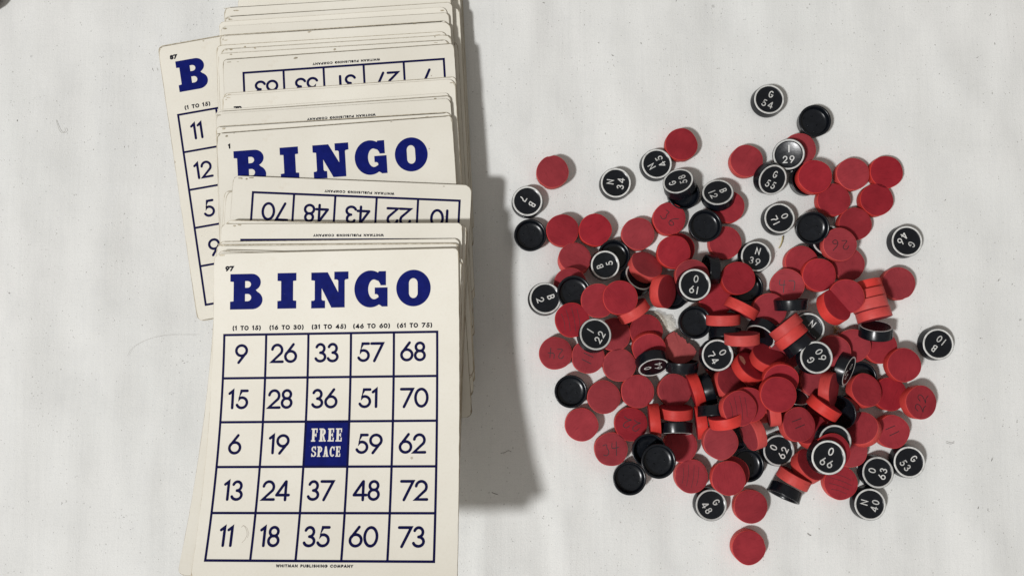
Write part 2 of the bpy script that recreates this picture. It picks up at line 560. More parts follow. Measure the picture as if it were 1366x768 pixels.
def print_free_words(bm):
    a, b_ = GX + 2 * CELL, -(GY + 2 * CELL)
    for s, h, sx, base, gap in (('FREE', 5.6, 0.86, 8.55, 0.80), ('SPACE', 4.4, 0.86, 15.0, 0.42)):
        wd = [max(p[0] for l in NARROW[c] for p in l) * h * sx for c in s]
        x = a + CELL / 2 - 0.15 - (sum(wd) + gap * (len(s) - 1)) / 2
        for c, w_ in zip(s, wd):
            for k, l in enumerate(NARROW[c]):
                poly(bm, [l], 0.008 + 0.0015 * k, lambda px, py, x=x, h=h, base=base, sx=sx: (x + px * h * sx, b_ - base + py * h))
            x += w_ + gap


# ------------------------------------------------------------------ tablecloth
def build_cloth():
    from mathutils import noise as mn
    bm = bmesh.new()
    n = 380
    S = 1.2
    g = []
    ax = [S * (0.30 * t + 0.70 * t ** 3) for t in [(-1 + 2 * i / n) for i in range(n + 1)]]

    folds = [([(205, 430), (213, 540), (201, 640), (196, 800)], 3.2, 0.75), ([(160, 465), (151, 560), (152, 660)], 4.0, 0.85),
             ([(92, 520), (101, 600), (84, 790)], 6.0, 0.9), ([(36, 440), (18, 600), (8, 720)], 5.5, 0.8), ([(62, 130), (58, 190), (66, 260)], 6.0, 0.7),
             ([(1348, -40), (1346, 60), (1334, 150)], 3.6, 0.95), ([(1222, 90), (1219, 160), (1223, 230)], 1.8, 0.22), ([(1247, 690), (1244, 790)], 2.6, 0.40),
             ([(1322, 690), (1330, 790)], 5.0, 0.6), ([(822, 0), (816, 60), (812, 140)], 5.0, 0.5), ([(716, -20), (704, 60), (700, 130)], 4.0, 0.5),
             ([(1105, 20), (1100, 90)], 6.0, 0.5), ([(130, 300), (128, 400)], 7.0, 0.6), ([(235, 520), (228, 600)], 3.0, 0.4), ([(1290, 250), (1296, 400), (1288, 520)], 7.0, 0.6),
             ([(760, 640), (752, 760)], 5.0, 0.5), ([(870, 690), (866, 790)], 4.0, 0.4), ([(1130, 700), (1126, 790)], 5.0, 0.45)]
    folds = [([at(u, v, 0).xy for u, v in pts], sg, h) for pts, sg, h in folds]

    def fold_height(X, Y):
        p = Vector((X, Y))
        z = 0.0
        for pts, sg, h in folds:
            if min((q - p).length for q in pts) > 70:
                continue
            best, tb = 1e9, 0.0
            tot = len(pts) - 1
            for k, (a, b) in enumerate(zip(pts, pts[1:])):
                d = b - a
                t = max(0.0, min(1.0, (p - a).dot(d) / d.length_squared))
                dist = (a + d * t - p).length
                if dist < best:
                    best, tb = dist, (k + t) / tot
            z += h * math.exp(-(best / sg) ** 2 / 2) * (0.35 + 0.65 * math.sin(math.pi * min(1, max(0, tb))))
        return z

    def height(x, y):
        """soft upright folds and creases, in mm"""
        p = Vector((x * 26 + 0.6 * math.sin(y * 9), y * 6, 0.3))
        z = 2.7 * mn.noise(p)
        z += 1.0 * mn.noise(Vector((x * 60 + 2.1 * y, y * 17, 4.2)))
        z += 1.0 * mn.noise(Vector((x * 34, y * 40, 9.0)))
        z += 0.30 * mn.noise(Vector((x * 120, y * 95, 1.0)))
        # a few sharper creases
        r = mn.noise(Vector((x * 15 + 1.2 * y, y * 4.0, 2.7)))
        z += 1.2 * max(0.0, 1 - abs(r) * 9) * (0.5 + mn.noise(Vector((x * 7, y * 9, 6.6))))
        return z + 1.6 * fold_height(x / MM, y / MM)

    for y in ax:
        g.append([bm.verts.new((x, y, -0.0011 + 0.00080 * height(x, y))) for x in ax])
    for j in range(n):
        for i in range(n):
            bm.faces.new((g[j][i], g[j][i + 1], g[j + 1][i + 1], g[j + 1][i]))
    o = obj('tablecloth', bm, M_CLOTH, smooth=True)
    o['kind'] = 'structure'
    o['label'] = 'white cotton cloth with faint creases and dark flecks under everything'
    return o


build_cloth()


# ------------------------------------------------------------------ bingo cards
class CardPose:
    """a card lying from its top edge down: yaw in plan, tilt/roll, and a bow along its length"""

    def __init__(s, x, y, z, yaw, s0, bend, roll):
        s.p = (x, y, z)
        s.yaw, s.s0, s.bend, s.roll = yaw, s0, bend, roll
        s.n = 140
        s.ss = np.linspace(0, CL, s.n + 1)
        ang = bend * np.maximum(0, s.ss - s0)
        st = CL / s.n
        s.cy = np.concatenate([[0], np.cumsum((np.cos(ang[1:]) + np.cos(ang[:-1])) / 2 * st)])
        s.cz = np.concatenate([[0], np.cumsum((np.sin(ang[1:]) + np.sin(ang[:-1])) / 2 * st)])

    def to(s, x, sl, off=0.0):
        """card coordinates (mm from the left edge, mm from the top edge, mm above the face) -> local mm, origin at top-left"""
        yy = float(np.interp(sl, s.ss, s.cy)) + max(0, sl - CL) + min(0, sl)
        zz = float(np.interp(sl, s.ss, s.cz))
        a = s.bend * max(0.0, sl - s.s0)
        c, r = math.cos(s.roll), math.sin(s.roll)
        return Vector((x * c - off * r, -yy + off * math.sin(a), zz + off * math.cos(a) * c + x * r))


def plan(pose, x, sl):
    c, s_ = math.cos(pose.yaw), math.sin(pose.yaw)
    l = pose.to(x, sl)
    return (pose.p[0] + c * l.x - s_ * l.y, pose.p[1] + s_ * l.x + c * l.y, pose.p[2] + l.z)


placed_cards = []
BOW_Y = 13.5           # the cards begin to bow upward below this line (mm)


def top_surface_z(pose, X, Y):
    """height of a card's face above plan points, NaN outside it"""
    c, s_ = math.cos(pose.yaw), math.sin(pose.yaw)
    dx, dy = X - pose.p[0], Y - pose.p[1]
    lx = (c * dx + s_ * dy) / math.cos(pose.roll)
    ly = -(-s_ * dx + c * dy)
    z = pose.p[2] + np.interp(ly, pose.cy, pose.cz) + lx * math.sin(pose.roll)
    z[(lx < 0.5) | (lx > CW - 0.5) | (ly < 0.3) | (ly > pose.cy[-1] - 0.3)] = np.nan
    return z


def settle(u, v, corner, yaw, bend, roll, zmin=0.0):
    """rest a card on the cards already there; (u, v) is the photo pixel of its top 'L' or 'R' corner"""
    z = 10.0
    for _ in range(5):
        a = at(u, v, z)
        x, y = a.x, a.y
        zl = z
        if corner == 'R':
            x -= CW * math.cos(yaw) * math.cos(roll)
            y -= CW * math.sin(yaw) * math.cos(roll)
            zl = z - CW * math.sin(roll)
        s0 = max(0.0, y - BOW_Y)
        pose = CardPose(x, y, 0.0, yaw, s0, bend, roll)
        xs, ss = np.meshgrid(np.linspace(1, CW - 1, 12), np.linspace(0.6, CL - 1, 36))
        c, s_ = math.cos(yaw), math.sin(yaw)
        lx = xs * math.cos(roll)
        ly = -np.interp(ss, pose.ss, pose.cy)
        lz = np.interp(ss, pose.ss, pose.cz) + xs * math.sin(roll)
        X, Y = x + c * lx - s_ * ly, y + s_ * lx + c * ly
        need = CT + 0.02 - np.min(lz)
        for q in placed_cards:
            zz = top_surface_z(q, X, Y)
            d = zz - lz
            if np.any(~np.isnan(d)):
                need = max(need, float(np.nanmax(d)) + CT + 0.03)
        zl = max(need, zmin)
        z = zl + (CW * math.sin(roll) if corner == 'R' else 0.0)
    pose = CardPose(x, y, zl, yaw, s0, bend, roll)
    placed_cards.append(pose)
    return pose


def card_outline(rng):
    """(s, x0, x1) rows: rounded, slightly worn corners"""
    rc = [rng.uniform(2.2, 3.6) for _ in range(4)]
    rows = []
    cut = [0, .12, .35, .7, 1.2, 1.8, 2.6, 3.6]
    ss = cut + [6 + (CL - 12) * i / 64 for i in range(65)] + [CL - c for c in cut[::-1]]
    for s in ss:
        e = []
        for q, side in ((0, 0), (1, 1)):
            r = rc[q] if s < CL / 2 else rc[q + 2]
            d = min(s, CL - s)
            e.append(r - math.sqrt(max(0, r * r - (r - d) ** 2)) if d < r else 0.0)
        w = 0.10
        rows.append((s, e[0] + rng.uniform(0, w), CW - e[1] - rng.uniform(0, w)))
    return rows


def build_card(pose, label, group, rng, prints=(), rot180=False):
    root = bpy.data.objects.new('bingo_card', None)
    COL.objects.link(root)
    root.location = Vector(pose.p) * MM
    root.rotation_euler = (0, 0, pose.yaw)
    tag(root, label, 'bingo card', group)
    bm = bmesh.new()
    rows = card_outline(rng)
    n = len(rows)
    loop = [(x0, q) for q, x0, x1 in rows] + [(x1, q) for q, x0, x1 in reversed(rows)]
    m = len(loop)
    # how far the worn, grey edge reaches in from each outline point
    wear, w_ = [], 0.2
    wf = rng.uniform(0.5, 1.35)
    for k, (x, q) in enumerate(loop):
        corner = max(0.0, 1 - math.hypot(min(x, CW - x), min(q, CL - q)) / 7.0)
        w_ += rng.uniform(-0.07, 0.07) + 0.25 * (0.20 - w_)
        wear.append(max(0.10, w_) * wf * (1 + 3.0 * corner * rng.random()))
    def inward(x, q, w):
        ix = x + (w if x < CW / 2 else -w) * min(1.0, 1.0)
        iq = min(max(q, w * 0.9), CL - w * 0.9)
        return ix, iq
    V = {}
    for lay_, h_ in (('t', 0.0), ('e', -0.14), ('b', -CT)):
        V[lay_] = []
        for k, (x, q) in enumerate(loop):
            p = inward(x, q, wear[k]) if lay_ == 't' else (x, q)
            V[lay_].append(bm.verts.new(pose.to(p[0], p[1], h_) * MM))
    for k in range(m):
        j = (k + 1) % m
        f = bm.faces.new((V['e'][k], V['e'][j], V['t'][j], V['t'][k])); f.material_index = 2
        f = bm.faces.new((V['b'][k], V['b'][j], V['e'][j], V['e'][k])); f.material_index = 1
    # the printed face and the back, in strips across the card
    for lay_, up in (('t', True), ('b', False)):
        L = V[lay_]
        for i in range(n - 1):
            q = (L[i], L[i + 1], L[m - 2 - i], L[m - 1 - i])
            bm.faces.new(q if up else q[::-1])
    # scuffed spots where the paper has rubbed off, mostly by the corners and the top edge
    for _ in range(rng.choice((1, 2, 3, 4))):
        side = rng.choice((0, 0, 1))
        cx = (rng.uniform(0.8, 9.0) if side == 0 else CW - rng.uniform(0.8, 9.0)) if rng.random() < 0.75 else rng.uniform(8, CW - 8)
        cs = rng.uniform(0.5, 2.4)
        rx, ry = rng.uniform(0.3, 1.6), rng.uniform(0.15, 0.55)
        vs = [bm.verts.new(pose.to(cx + rx * rng.uniform(.6, 1.2) * math.cos(k * 0.7854), max(0.3, cs + ry * rng.uniform(.5, 1.3) * math.sin(k * 0.7854)), 0.012) * MM) for k in range(8)]
        bm.faces.new(vs[::-1]).material_index = 2
    bmesh.ops.recalc_face_normals(bm, faces=[f for f in bm.faces if len(f.verts) == 8])
    obj('card_sheet', bm, [M_PAPER, M_EDGE, M_RIM], root)
    for name, material, fn in prints:
        bm = bmesh.new()
        fn(bm)
        if pose.bend:
            s = 2.0
            while s < CL:
                bmesh.ops.bisect_plane(bm, geom=bm.verts[:] + bm.edges[:] + bm.faces[:], plane_co=(0, -s, 0), plane_no=(0, 1, 0), dist=1e-5)
                s += 2.0
        for v in bm.verts:
            x, sl = v.co.x, -v.co.y
            if rot180:
                x, sl = CW - x, CL - sl
            v.co = pose.to(x, sl, 0.022 + v.co.z) * MM
        obj(name, bm, material, root)
    return root


NONE5 = [None] * 5
FRONT_ROWS = [[9, 26, 33, 57, 68], [15, 28, 36, 51, 70], [6, 19, 'FREE', 59, 62], [13, 24, 37, 48, 72], [11, 18, 35, 60, 73]]
FRONT_DX = [[-4.3, -4, -3.5, -2.5, -3.5], [-6, -7, -5, -4, -1], [-7, -5, 0, -1.5, -3], [-3, -5, -4, -2.5, 1], [-5, -7, -4.5, -3, 0]]


def P(head=False, grid=False, cap=False, rows=None, maker=False, serial=None, free=False, dx=None, pencil=False):
    out = []
    if head:
        out.append(('title_lettering', M_NAVY, print_heading))
    if serial:
        out.append(('serial_number', M_SMALL, lambda bm: print_serial(bm, serial)))
    if cap:
        out.append(('column_captions', M_SMALL, print_captions))
    if grid:
        out.append(('grid_lines', M_INK, print_grid))
    if rows:
        out.append(('printed_numbers', M_INK, lambda bm: print_numbers(bm, rows, dx)))
    if free:
        out.append(('free_space_square', M_NAVY, print_free))
        out.append(('free_space_lettering', M_PAPER, print_free_words))
    if maker:
        out.append(('maker_line', M_SMALL, print_maker))
    if pencil:
        def scribble(bm):
            cx, cy = GX + CELL * 0.80, -(GY + CELL * 4.48)
            stroke(bm, [(-1.6, 3.4), (-.8, 4.2), (.2, 3.2), (1.0, 1.6), (1.2, .2), (.5, -1.6), (-.6, -2.8)], 0.16, 0.004, lambda a, b: (cx + a, cy + b))
            stroke(bm, [(-1.0, 3.9), (-.1, 3.9), (.9, 3.0), (1.9, 1.0), (1.5, -.8)], 0.12, 0.006, lambda a, b: (cx + a, cy + b))
        out.append(('pencil_mark', M_GREYPENCIL, scribble))
    return out


GC = 'old cream bingo cards fanned into a tall pile'
rng = random.Random(11)
D = math.radians


def card(u, v, corner, yaw, bend=0.0, roll=0.0, label=None, prints=(), rot180=False, zmin=0.0):
    pose = settle(u, v, corner, D(yaw), bend, D(roll), zmin)
    return build_card(pose, label, GC, rng, prints, rot180)


# the turned card lying lowest, sticking out on the left
card(210, 62, 'L', 10.0, label='turned cream bingo card numbered 87 sticking out left under the pile',
     prints=P(head=True, grid=True, cap=True, serial='87', rows=[[11] + [None] * 4, [12] + [None] * 4, [5] + [None] * 4, [9] + [None] * 4, NONE5]))
# bottom of the pile, only long edges in view
HID = 'cream bingo card low in the pile, only its grey chipboard edge showing on the right'
NB = 15
for i in range(NB):
    f = i / (NB - 1)
    v_ = (-62, -40, 148, -20, 25, 128, 70, -5, 104, 40, 140, 86, 10, 118, 56)[i]
    card(614.5 - 2.5 * f - 0.012 * v_ + rng.uniform(-1.2, 1.2), v_, 'R', 3.15 + rng.uniform(-.35, .3), label=HID)
# the stepped top edges at the back
back = [(601, -8, 3.2), (603, 2.6, 3.4), (596, 9, 3.6), (599, 16.5, 3.3), (598, 27, 3.5), (601, 29.5, 3.3), (595, 41.7, 3.3), (602, 46, 3.4), (599, 52.5, 3.3)]
ords = ['backmost', 'second', 'third', 'fourth', 'fifth', 'sixth', 'seventh', 'eighth', 'ninth']
for (u, v, yw), w in zip(back, ords):
    card(u, v, 'R', yw, label='bingo card, ' + w + ' of nine bare edges stepped behind the inverted 31 27 7')
card(605.5, 57.5, 'R', 3.8, label='upside down bingo card whose bottom row 63 53 31 27 7 is half covered',
     prints=P(grid=True, maker=True, rows=[NONE5] * 4 + [[7, 27, 31, 53, 63]]), rot180=True)
card(608, 102, 'R', 4.0, .0002, label='bingo card with a thin bare edge just below the inverted 31 27 7')
card(607, 105, 'R', 4.0, .0003, label='bingo card with a blank upper margin and half hidden serial 72', prints=P(serial='72'))
card(599, 123.5, 'R', 4.1, .0005, label='bare cream bingo card edge just below the half hidden serial 72')
card(601, 127, 'R', 3.8, .0006, label='bare bingo card edge just behind the maker line above serial 1')
card(601, 131, 'R', 3.7, .0007, label='upside down bingo card showing a maker line just behind the serial 1 card',
     prints=P(grid=True, maker=True), rot180=True)
card(602, 149, 'R', 3.4, .0009, label='thin bare bingo card edge right behind the card numbered 1')
card(603, 153.5, 'R', 4.2, .0010, label='bingo card with serial number 1 and large half covered BINGO heading',
     prints=P(head=True, serial='1'))
for i, (u, v, yw) in enumerate([(617, 262, -1.6), (620, 266, -2.2)]):
    card(u, v, 'R', yw, .0014 + .0002 * i, label='bingo card under the inverted 70 48 43 22 10 card, only its right edge showing')
card(629.5, 247, 'R', -2.5, .0018, label='upside down bingo card with inverted row 70 48 43 22 10 jutting out right',
     prints=P(grid=True, maker=True, rows=[NONE5] * 4 + [[10, 22, 43, 48, 70]]), rot180=True)
for i, (u, v, yw) in enumerate([(624, 302, -1.5), (621, 300, -0.9), (624, 306, -1.9), (620, 303, -1.0), (622.5, 300, -1.6)]):
    card(u, v, 'R', yw, .0021 + .0002 * i, 0.5 * i, label='cream bingo card in the front batch, only its upper right corner and edge showing')
card(617, 297, 'R', -0.3, .0030, 2.7, label='upside down bingo card in the front batch showing only its maker line and top rule',
     prints=P(grid=True, maker=True), rot180=True)
card(613, 318, 'R', 0.2, .0032, 3.0, label='bare bingo card edge right below the maker line of the front batch')
card(612, 324, 'R', -0.2, .0034, 3.3, label='bare bingo card edge directly behind the front card numbered 97')
LOW = 'bingo card under the front card, only its splayed lower left edge showing'
card(293, 333, 'L', -1.9, .0034, 3.3, label=LOW)
card(291, 334.5, 'L', -2.4, .0035, 3.4, label=LOW)
card(285.6, 338.4, 'L', 0.82, .0036, 3.55, label='uncovered front bingo card numbered 97 with its whole number grid and FREE SPACE square',
     prints=P(head=True, grid=True, cap=True, serial='97', rows=FRONT_ROWS, dx=FRONT_DX, maker=True, free=True, pencil=True))
FRONT_Z = placed_cards[-1].p[2]
print('front card top-left z', FRONT_Z, 'E z', placed_cards[-10].p[2], 'back z', placed_cards[NB + 9].p[2], 'end', placed_cards[-1].p[2] + placed_cards[-1].cz[-1])

# ------------------------------------------------------------------ round pieces
RR, RH = 7.9, 4.9            # red wooden disc radius, thickness
BR, BRT, BH = 7.85, 7.45, 5.0   # black piece: foot radius, top radius, height


def lathe(bm, prof, n=48, mi=0, wob=None):
    rings = []
    for r, z in prof:
        if r == 0:
            rings.append([bm.verts.new((0, 0, z * MM))])
        else:
            rings.append([bm.verts.new(((r + (wob(k, r, z) if wob else 0)) * math.cos(2 * math.pi * k / n) * MM, (r + (wob(k, r, z) if wob else 0)) * math.sin(2 * math.pi * k / n) * MM, z * MM)) for k in range(n)])
    faces = []
    for a, b in zip(rings, rings[1:]):
        for k in range(n):
            j = (k + 1) % n
            if len(a) == 1 and len(b) == 1:
                continue
            if len(a) == 1:
                f = bm.faces.new((a[0], b[j], b[k]))
            elif len(b) == 1:
                f = bm.faces.new((a[k], a[j], b[0]))
            else:
                f = bm.faces.new((a[k], a[j], b[j], b[k]))
            f.material_index = mi
            f.smooth = True
            faces.append(f)
    return faces


def red_mesh(seed):
    rg = random.Random(seed)
    ph = [rg.uniform(0, 6.28) for _ in range(4)]
    am = [rg.uniform(0.02, 0.09) for _ in range(4)]
    wob = lambda k, r, z: sum(a * math.sin((i + 2) * 2 * math.pi * k / 48 + p) for i, (a, p) in enumerate(zip(am, ph))) * (r / RR)
    h = RH / 2
    b = 0.22
    bm = bmesh.new()
    lathe(bm, [(0, -h), (RR - b - 1.0, -h), (RR - b, -h)], mi=0, wob=wob)
    lathe(bm, [(RR - b, -h), (RR - 0.06, -h + 0.07), (RR, -h + b), (RR, h - b), (RR - 0.06, h - 0.07), (RR - b, h)], mi=1, wob=wob)
    lathe(bm, [(RR - b, h), (RR - b - 1.0, h), (0, h)], mi=0, wob=wob)
    # one or two small dents in the rim
    for _ in range(rg.choice((0, 1, 1, 2))):
        a = rg.uniform(0, 6.28)
        c = Vector((math.cos(a), math.sin(a), 0)) * RR * MM
        c.z = rg.choice((-1, 1)) * h * MM
        for v in bm.verts:
            d = (v.co - c).length
            if d < 1.6 * MM and v.co.xy.length > 5 * MM:
                v.co.xy *= 1 - 0.05 * (1 - d / (1.6 * MM))
    bmesh.ops.remove_doubles(bm, verts=bm.verts, dist=1e-7)
    me = bpy.data.meshes.new('wooden_disc')
    bm.to_mesh(me)
    bm.free()
    me.materials.append(M_RFACE)
    me.materials.append(M_RSIDE)
    return me


def broken_mesh():
    """a red disc with a bite broken off one side"""
    bm = bmesh.new()
    h = RH / 2
    n = 56
    rg = random.Random(5)
    out = []
    for k in range(n):
        a = 2 * math.pi * k / n
        out.append(Vector((RR * math.cos(a), RR * math.sin(a))))
    # the break runs across the upper right, ragged
    dirn = Vector((math.cos(R_(48)), math.sin(R_(48))))
    lim = 3.9
    pts = []
    for p in out:
        d = p.dot(dirn)
        if d > lim:
            p = p - dirn * (d - lim - rg.uniform(-0.55, 0.55))
        pts.append(p)
    top = [bm.verts.new((p.x * MM, p.y * MM, h * MM)) for p in pts]
    bot = [bm.verts.new((p.x * MM, p.y * MM, -h * MM)) for p in pts]
    ct = bm.verts.new((0, 0, h * MM))
    cb = bm.verts.new((0, 0, -h * MM))
    for k in range(n):
        j = (k + 1) % n
        bm.faces.new((ct, top[k], top[j])).material_index = 2
        bm.faces.new((cb, bot[j], bot[k])).material_index = 0
        f = bm.faces.new((bot[k], bot[j], top[j], top[k]))
        f.material_index = 2 if pts[k].dot(dirn) > lim - 1.0 else 1
    me = bpy.data.meshes.new('wooden_disc')
    bm.to_mesh(me)
    bm.free()
    for m in (M_RFACE, M_RSIDE, M_RBROKE):
        me.materials.append(m)
    return me


def black_mesh():
    """hollow moulded piece: recessed face on top, hollow with bosses underneath"""
    bm = bmesh.new()
    h = BH / 2
    lathe(bm, [(0, h - 0.28), (5.9, h - 0.28), (6.15, h - 0.22), (6.4, h - 0.05), (6.7, h), (7.2, h), (BRT - 0.08, h - 0.06), (BRT, h - 0.22), (BR - 0.1, -h + 0.8), (BR, -h + 0.3), (BR - 0.1, -h + 0.05), (BR - 0.3, -h), (BR - 0.85, -h + 0.04), (BR - 1.05, -h + 0.3), (BR - 1.25, -h + 1.0), (BR - 1.30, -h + 2.2), (BR - 1.8, -h + 2.7), (4.6, -h + 2.85), (0, -h + 2.95)][::-1])
    # small ribs and pips inside the hollow
    rg = random.Random(2)
    for a, r in ((20, 4.8), (75, 3.0), (150, 4.6), (215, 2.2), (260, 4.9), (320, 3.4)):
        c = Vector((r * math.cos(R_(a)), r * math.sin(R_(a)), -h + 2.85))
        vs = bmesh.ops.create_icosphere(bm, subdivisions=1, radius=1.0 * MM)['verts']
        for v in vs:
            v.co = Vector((v.co.x * 0.22, v.co.y * rg.uniform(0.5, 0.9), v.co.z * 0.45))
            v.co.rotate(Matrix.Rotation(R_(a + rg.uniform(-30, 30)), 3, 'Z'))
            v.co += c * MM
    for f in bm.faces:
        f.smooth = True
    bmesh.ops.recalc_face_normals(bm, faces=bm.faces)
    me = bpy.data.meshes.new('piece_body')
    bm.to_mesh(me)
    bm.free()
    me.materials.append(M_BLACK)
    return me


def ring_mesh():
    bm = bmesh.new()
    h = BH / 2
    lathe(bm, [(7.28, h - 0.06), (7.26, h + 0.05), (7.0, h + 0.085), (6.65, h + 0.05), (6.38, h - 0.08), (6.28, h - 0.14)], n=64)
    bmesh.ops.recalc_face_normals(bm, faces=bm.faces)
    me = bpy.data.meshes.new('white_ring')
    bm.to_mesh(me)
    bm.free()
    me.materials.append(M_WHITE)
    return me


RED = [red_mesh(i) for i in range(14)]
BROKEN = broken_mesh()
BODY = black_mesh()
RING = ring_mesh()


def scribble_marks(name):
    """hand pencilled figures, in units of the disc radius"""
    S = {
        '22': [[(-.55, .05), (-.45, .28), (-.22, .30), (-.15, .10), (-.35, -.15), (-.55, -.30), (-.30, -.22), (-.10, -.32)], [(.05, .10), (.18, .32), (.42, .28), (.40, .05), (.18, -.18), (.02, -.28), (.30, -.20), (.52, -.30)]],
        '24': [[(-.50, .15), (-.38, .34), (-.18, .28), (-.22, .05), (-.50, -.25), (-.12, -.25)], [(.10, .32), (.05, -.02), (.45, -.02)], [(.34, .25), (.28, -.32)]],
        '34': [[(-.45, .30), (-.20, .36), (-.25, .10), (-.12, -.10), (-.30, -.35), (-.50, -.25)], [(.12, .36), (.02, .02), (.45, .05)], [(.38, .40), (.25, -.40)]],
        '47': [[(-.40, .35), (-.48, .02), (-.10, .05)], [(-.16, .30), (-.22, -.42)], [(.10, .28), (.48, .30), (.38, -.30)]],
        '11': [[(-.25, .30), (-.32, -.30)], [(.15, .32), (.10, -.28)]],
        '26': [[(-.52, .10), (-.40, .32), (-.18, .26), (-.20, .05), (-.50, -.25), (-.12, -.22)], [(.42, .36), (.16, .10), (.10, -.15), (.26, -.30), (.46, -.18), (.36, .0), (.14, -.08)]],
        '36': [[(-.48, .30), (-.22, .34), (-.30, .08), (-.16, -.08), (-.30, -.30), (-.52, -.20)], [(.44, .36), (.16, .12), (.08, -.14), (.26, -.30), (.46, -.16), (.34, .02), (.12, -.06)]],
        'bare': [],
        'grain': [[(-.55, .45), (-.45, .0), (-.50, -.5)], [(-.25, .65), (-.18, .1), (-.22, -.6)], [(.08, .7), (.14, .0), (.08, -.65)], [(.38, .6), (.42, -.1), (.36, -.5)]],
    }
    return S[name]


def mark_mesh(name, rot):
    bm = bmesh.new()
    for k, st in enumerate(scribble_marks(name)):
        # smooth the hand line a little
        pts = [Vector(p) for p in st]
        for _ in range(2):
            q = [pts[0]]
            for a, b in zip(pts, pts[1:]):
                q += [a * 0.75 + b * 0.25, a * 0.25 + b * 0.75]
            pts = q + [pts[-1]]
        c, s = math.cos(R_(rot)), math.sin(R_(rot))
        stroke(bm, [(p.x, p.y) for p in pts], 0.36 if name != 'grain' else 0.17, RH / 2 + 0.012 + 0.002 * k, lambda x, y: (RR * (c * x - s * y), RR * (s * x + c * y)))
    if name == 'bare':
        rg2 = random.Random(8)
        ctr = bm.verts.new((-4.4, 2.6, RH / 2 + 0.02))
        rim_ = [bm.verts.new((-4.4 + (1.7 + rg2.uniform(-.4, .4)) * math.cos(k * 0.5236), 2.6 + (2.6 + rg2.uniform(-.5, .5)) * math.sin(k * 0.5236), RH / 2 + 0.02)) for k in range(12)]
        for k in range(12):
            bm.faces.new((ctr, rim_[k], rim_[(k + 1) % 12]))
    for v in bm.verts:
        v.co *= MM
    me = bpy.data.meshes.new('pencil_figure')
    bm.to_mesh(me)
    bm.free()
    me.materials.append(M_BAREWOOD if name == 'bare' else M_PENCIL)
    return me


def letter_mesh(letter, number):
    out = []
    h = BH / 2 - 0.25
    for nm, s, y in (('column_letter', letter, 2.75), ('ball_number', number, -2.35)):
        if not s:
            continue
        bm = bmesh.new()
        text(bm, s, 0.15 if nm == 'column_letter' else 0, y, 3.5, 0.50, 0, font=ENGR, track=1.0, sx=0.92)
        for v in bm.verts:
            v.co.z += h
            v.co *= MM
        me = bpy.data.meshes.new(nm)
        bm.to_mesh(me)
        bm.free()
        me.materials.append(M_WHITE)
        out.append((nm, me))
    return out


# ---- where the pieces lie.  each: kind, u, v (photo pixel of the upper face's centre, or of the visible
# rim's centre for pieces standing on edge), lean in degrees and the way it leans, lettering, turn
PIECES = []


def red(u, v, tilt=0, az=0, edge=False, mark=None, rot=0, broken=False, s=1.0, sink=None):
    PIECES.append(dict(k='R', u=u, v=v, tilt=tilt, az=az, edge=edge, mark=mark, rot=rot, broken=broken, s=s, sink=sink))


def let(u, v, letter, number, rot=0, tilt=0, az=0, edge=False, s=1.0, sink=None, desc=None):
    PIECES.append(dict(k='L', u=u, v=v, tilt=tilt, az=az, edge=edge, letter=letter, number=number, rot=rot, s=s, sink=sink, desc=desc))


def und(u, v, tilt=0, az=0, edge=False, s=1.0, rot=None, sink=None):
    PIECES.append(dict(k='U', u=u, v=v, tilt=tilt, az=az, edge=edge, rot=rot if rot is not None else (u * 7 + v * 3) % 360, s=s, sink=sink))


# lying singly on the cloth
let(1026, 132.6, 'G', '54', -21)
und(1087.4, 161)
red(737, 229)
let(703.6, 268.2, 'B', '7', -123)
let(821.6, 243.9, 'N', '34', 82)
let(876.1, 218.5, 'N', '45', 120)
red(909, 192.6)
red(996, 214.5)
let(1210, 321.5, 'G', '46', -124)
let(1251.7, 458.7, 'B', '10', 140)
let(1040, 291, 'O', '71', -64)
let(1008.8, 342, 'N', '39', -17)
let(948.7, 673.3, 'G', '48', -59)
red(1001.4, 675.3)
red(999, 730)
let(1213.1, 616, 'G', '53', -52)
let(1171.3, 629.8, 'O', '63', 74)
let(1160.8, 672.4, 'N', '40', 74)
# upper right
red(1067, 199)
let(1052, 206, 'I', '29', 0, 22, 206)
und(1077, 239)
red(1138, 232)
red(1182.7, 229.5)
red(1112.3, 266.2)
red(1169.8, 266.2)
red(1141, 298.6)
red(1087.5, 235.6, s=1.02)
let(1031, 240, 'G', '55', -20, 26, -60)
# upper middle
und(912, 258)
let(904.4, 241.4, 'G', '58', 105, 34, 128)
red(971.5, 275.5)
let(957.5, 256.3, 'B', '12', -69, 26, 115)
red(892.7, 291.9, mark='36', rot=-40)
red(967.4, 323.5)
und(941.3, 301)
red(851.2, 311.8)
red(905, 332.5)
red(899, 336)
# upper left
und(707.3, 313.5)
red(750.4, 307.3)
red(794, 306.5)
und(819, 341)
let(807.4, 353.3, 'B', '5', 109, 5, 300, s=0.93)
red(767, 343.4, 20, 75)
red(761, 379.5)
let(727.4, 397.8, 'B', '2', -72, 4, 20)
und(765.8, 390)
red(798, 401)
red(827.5, 396.9)
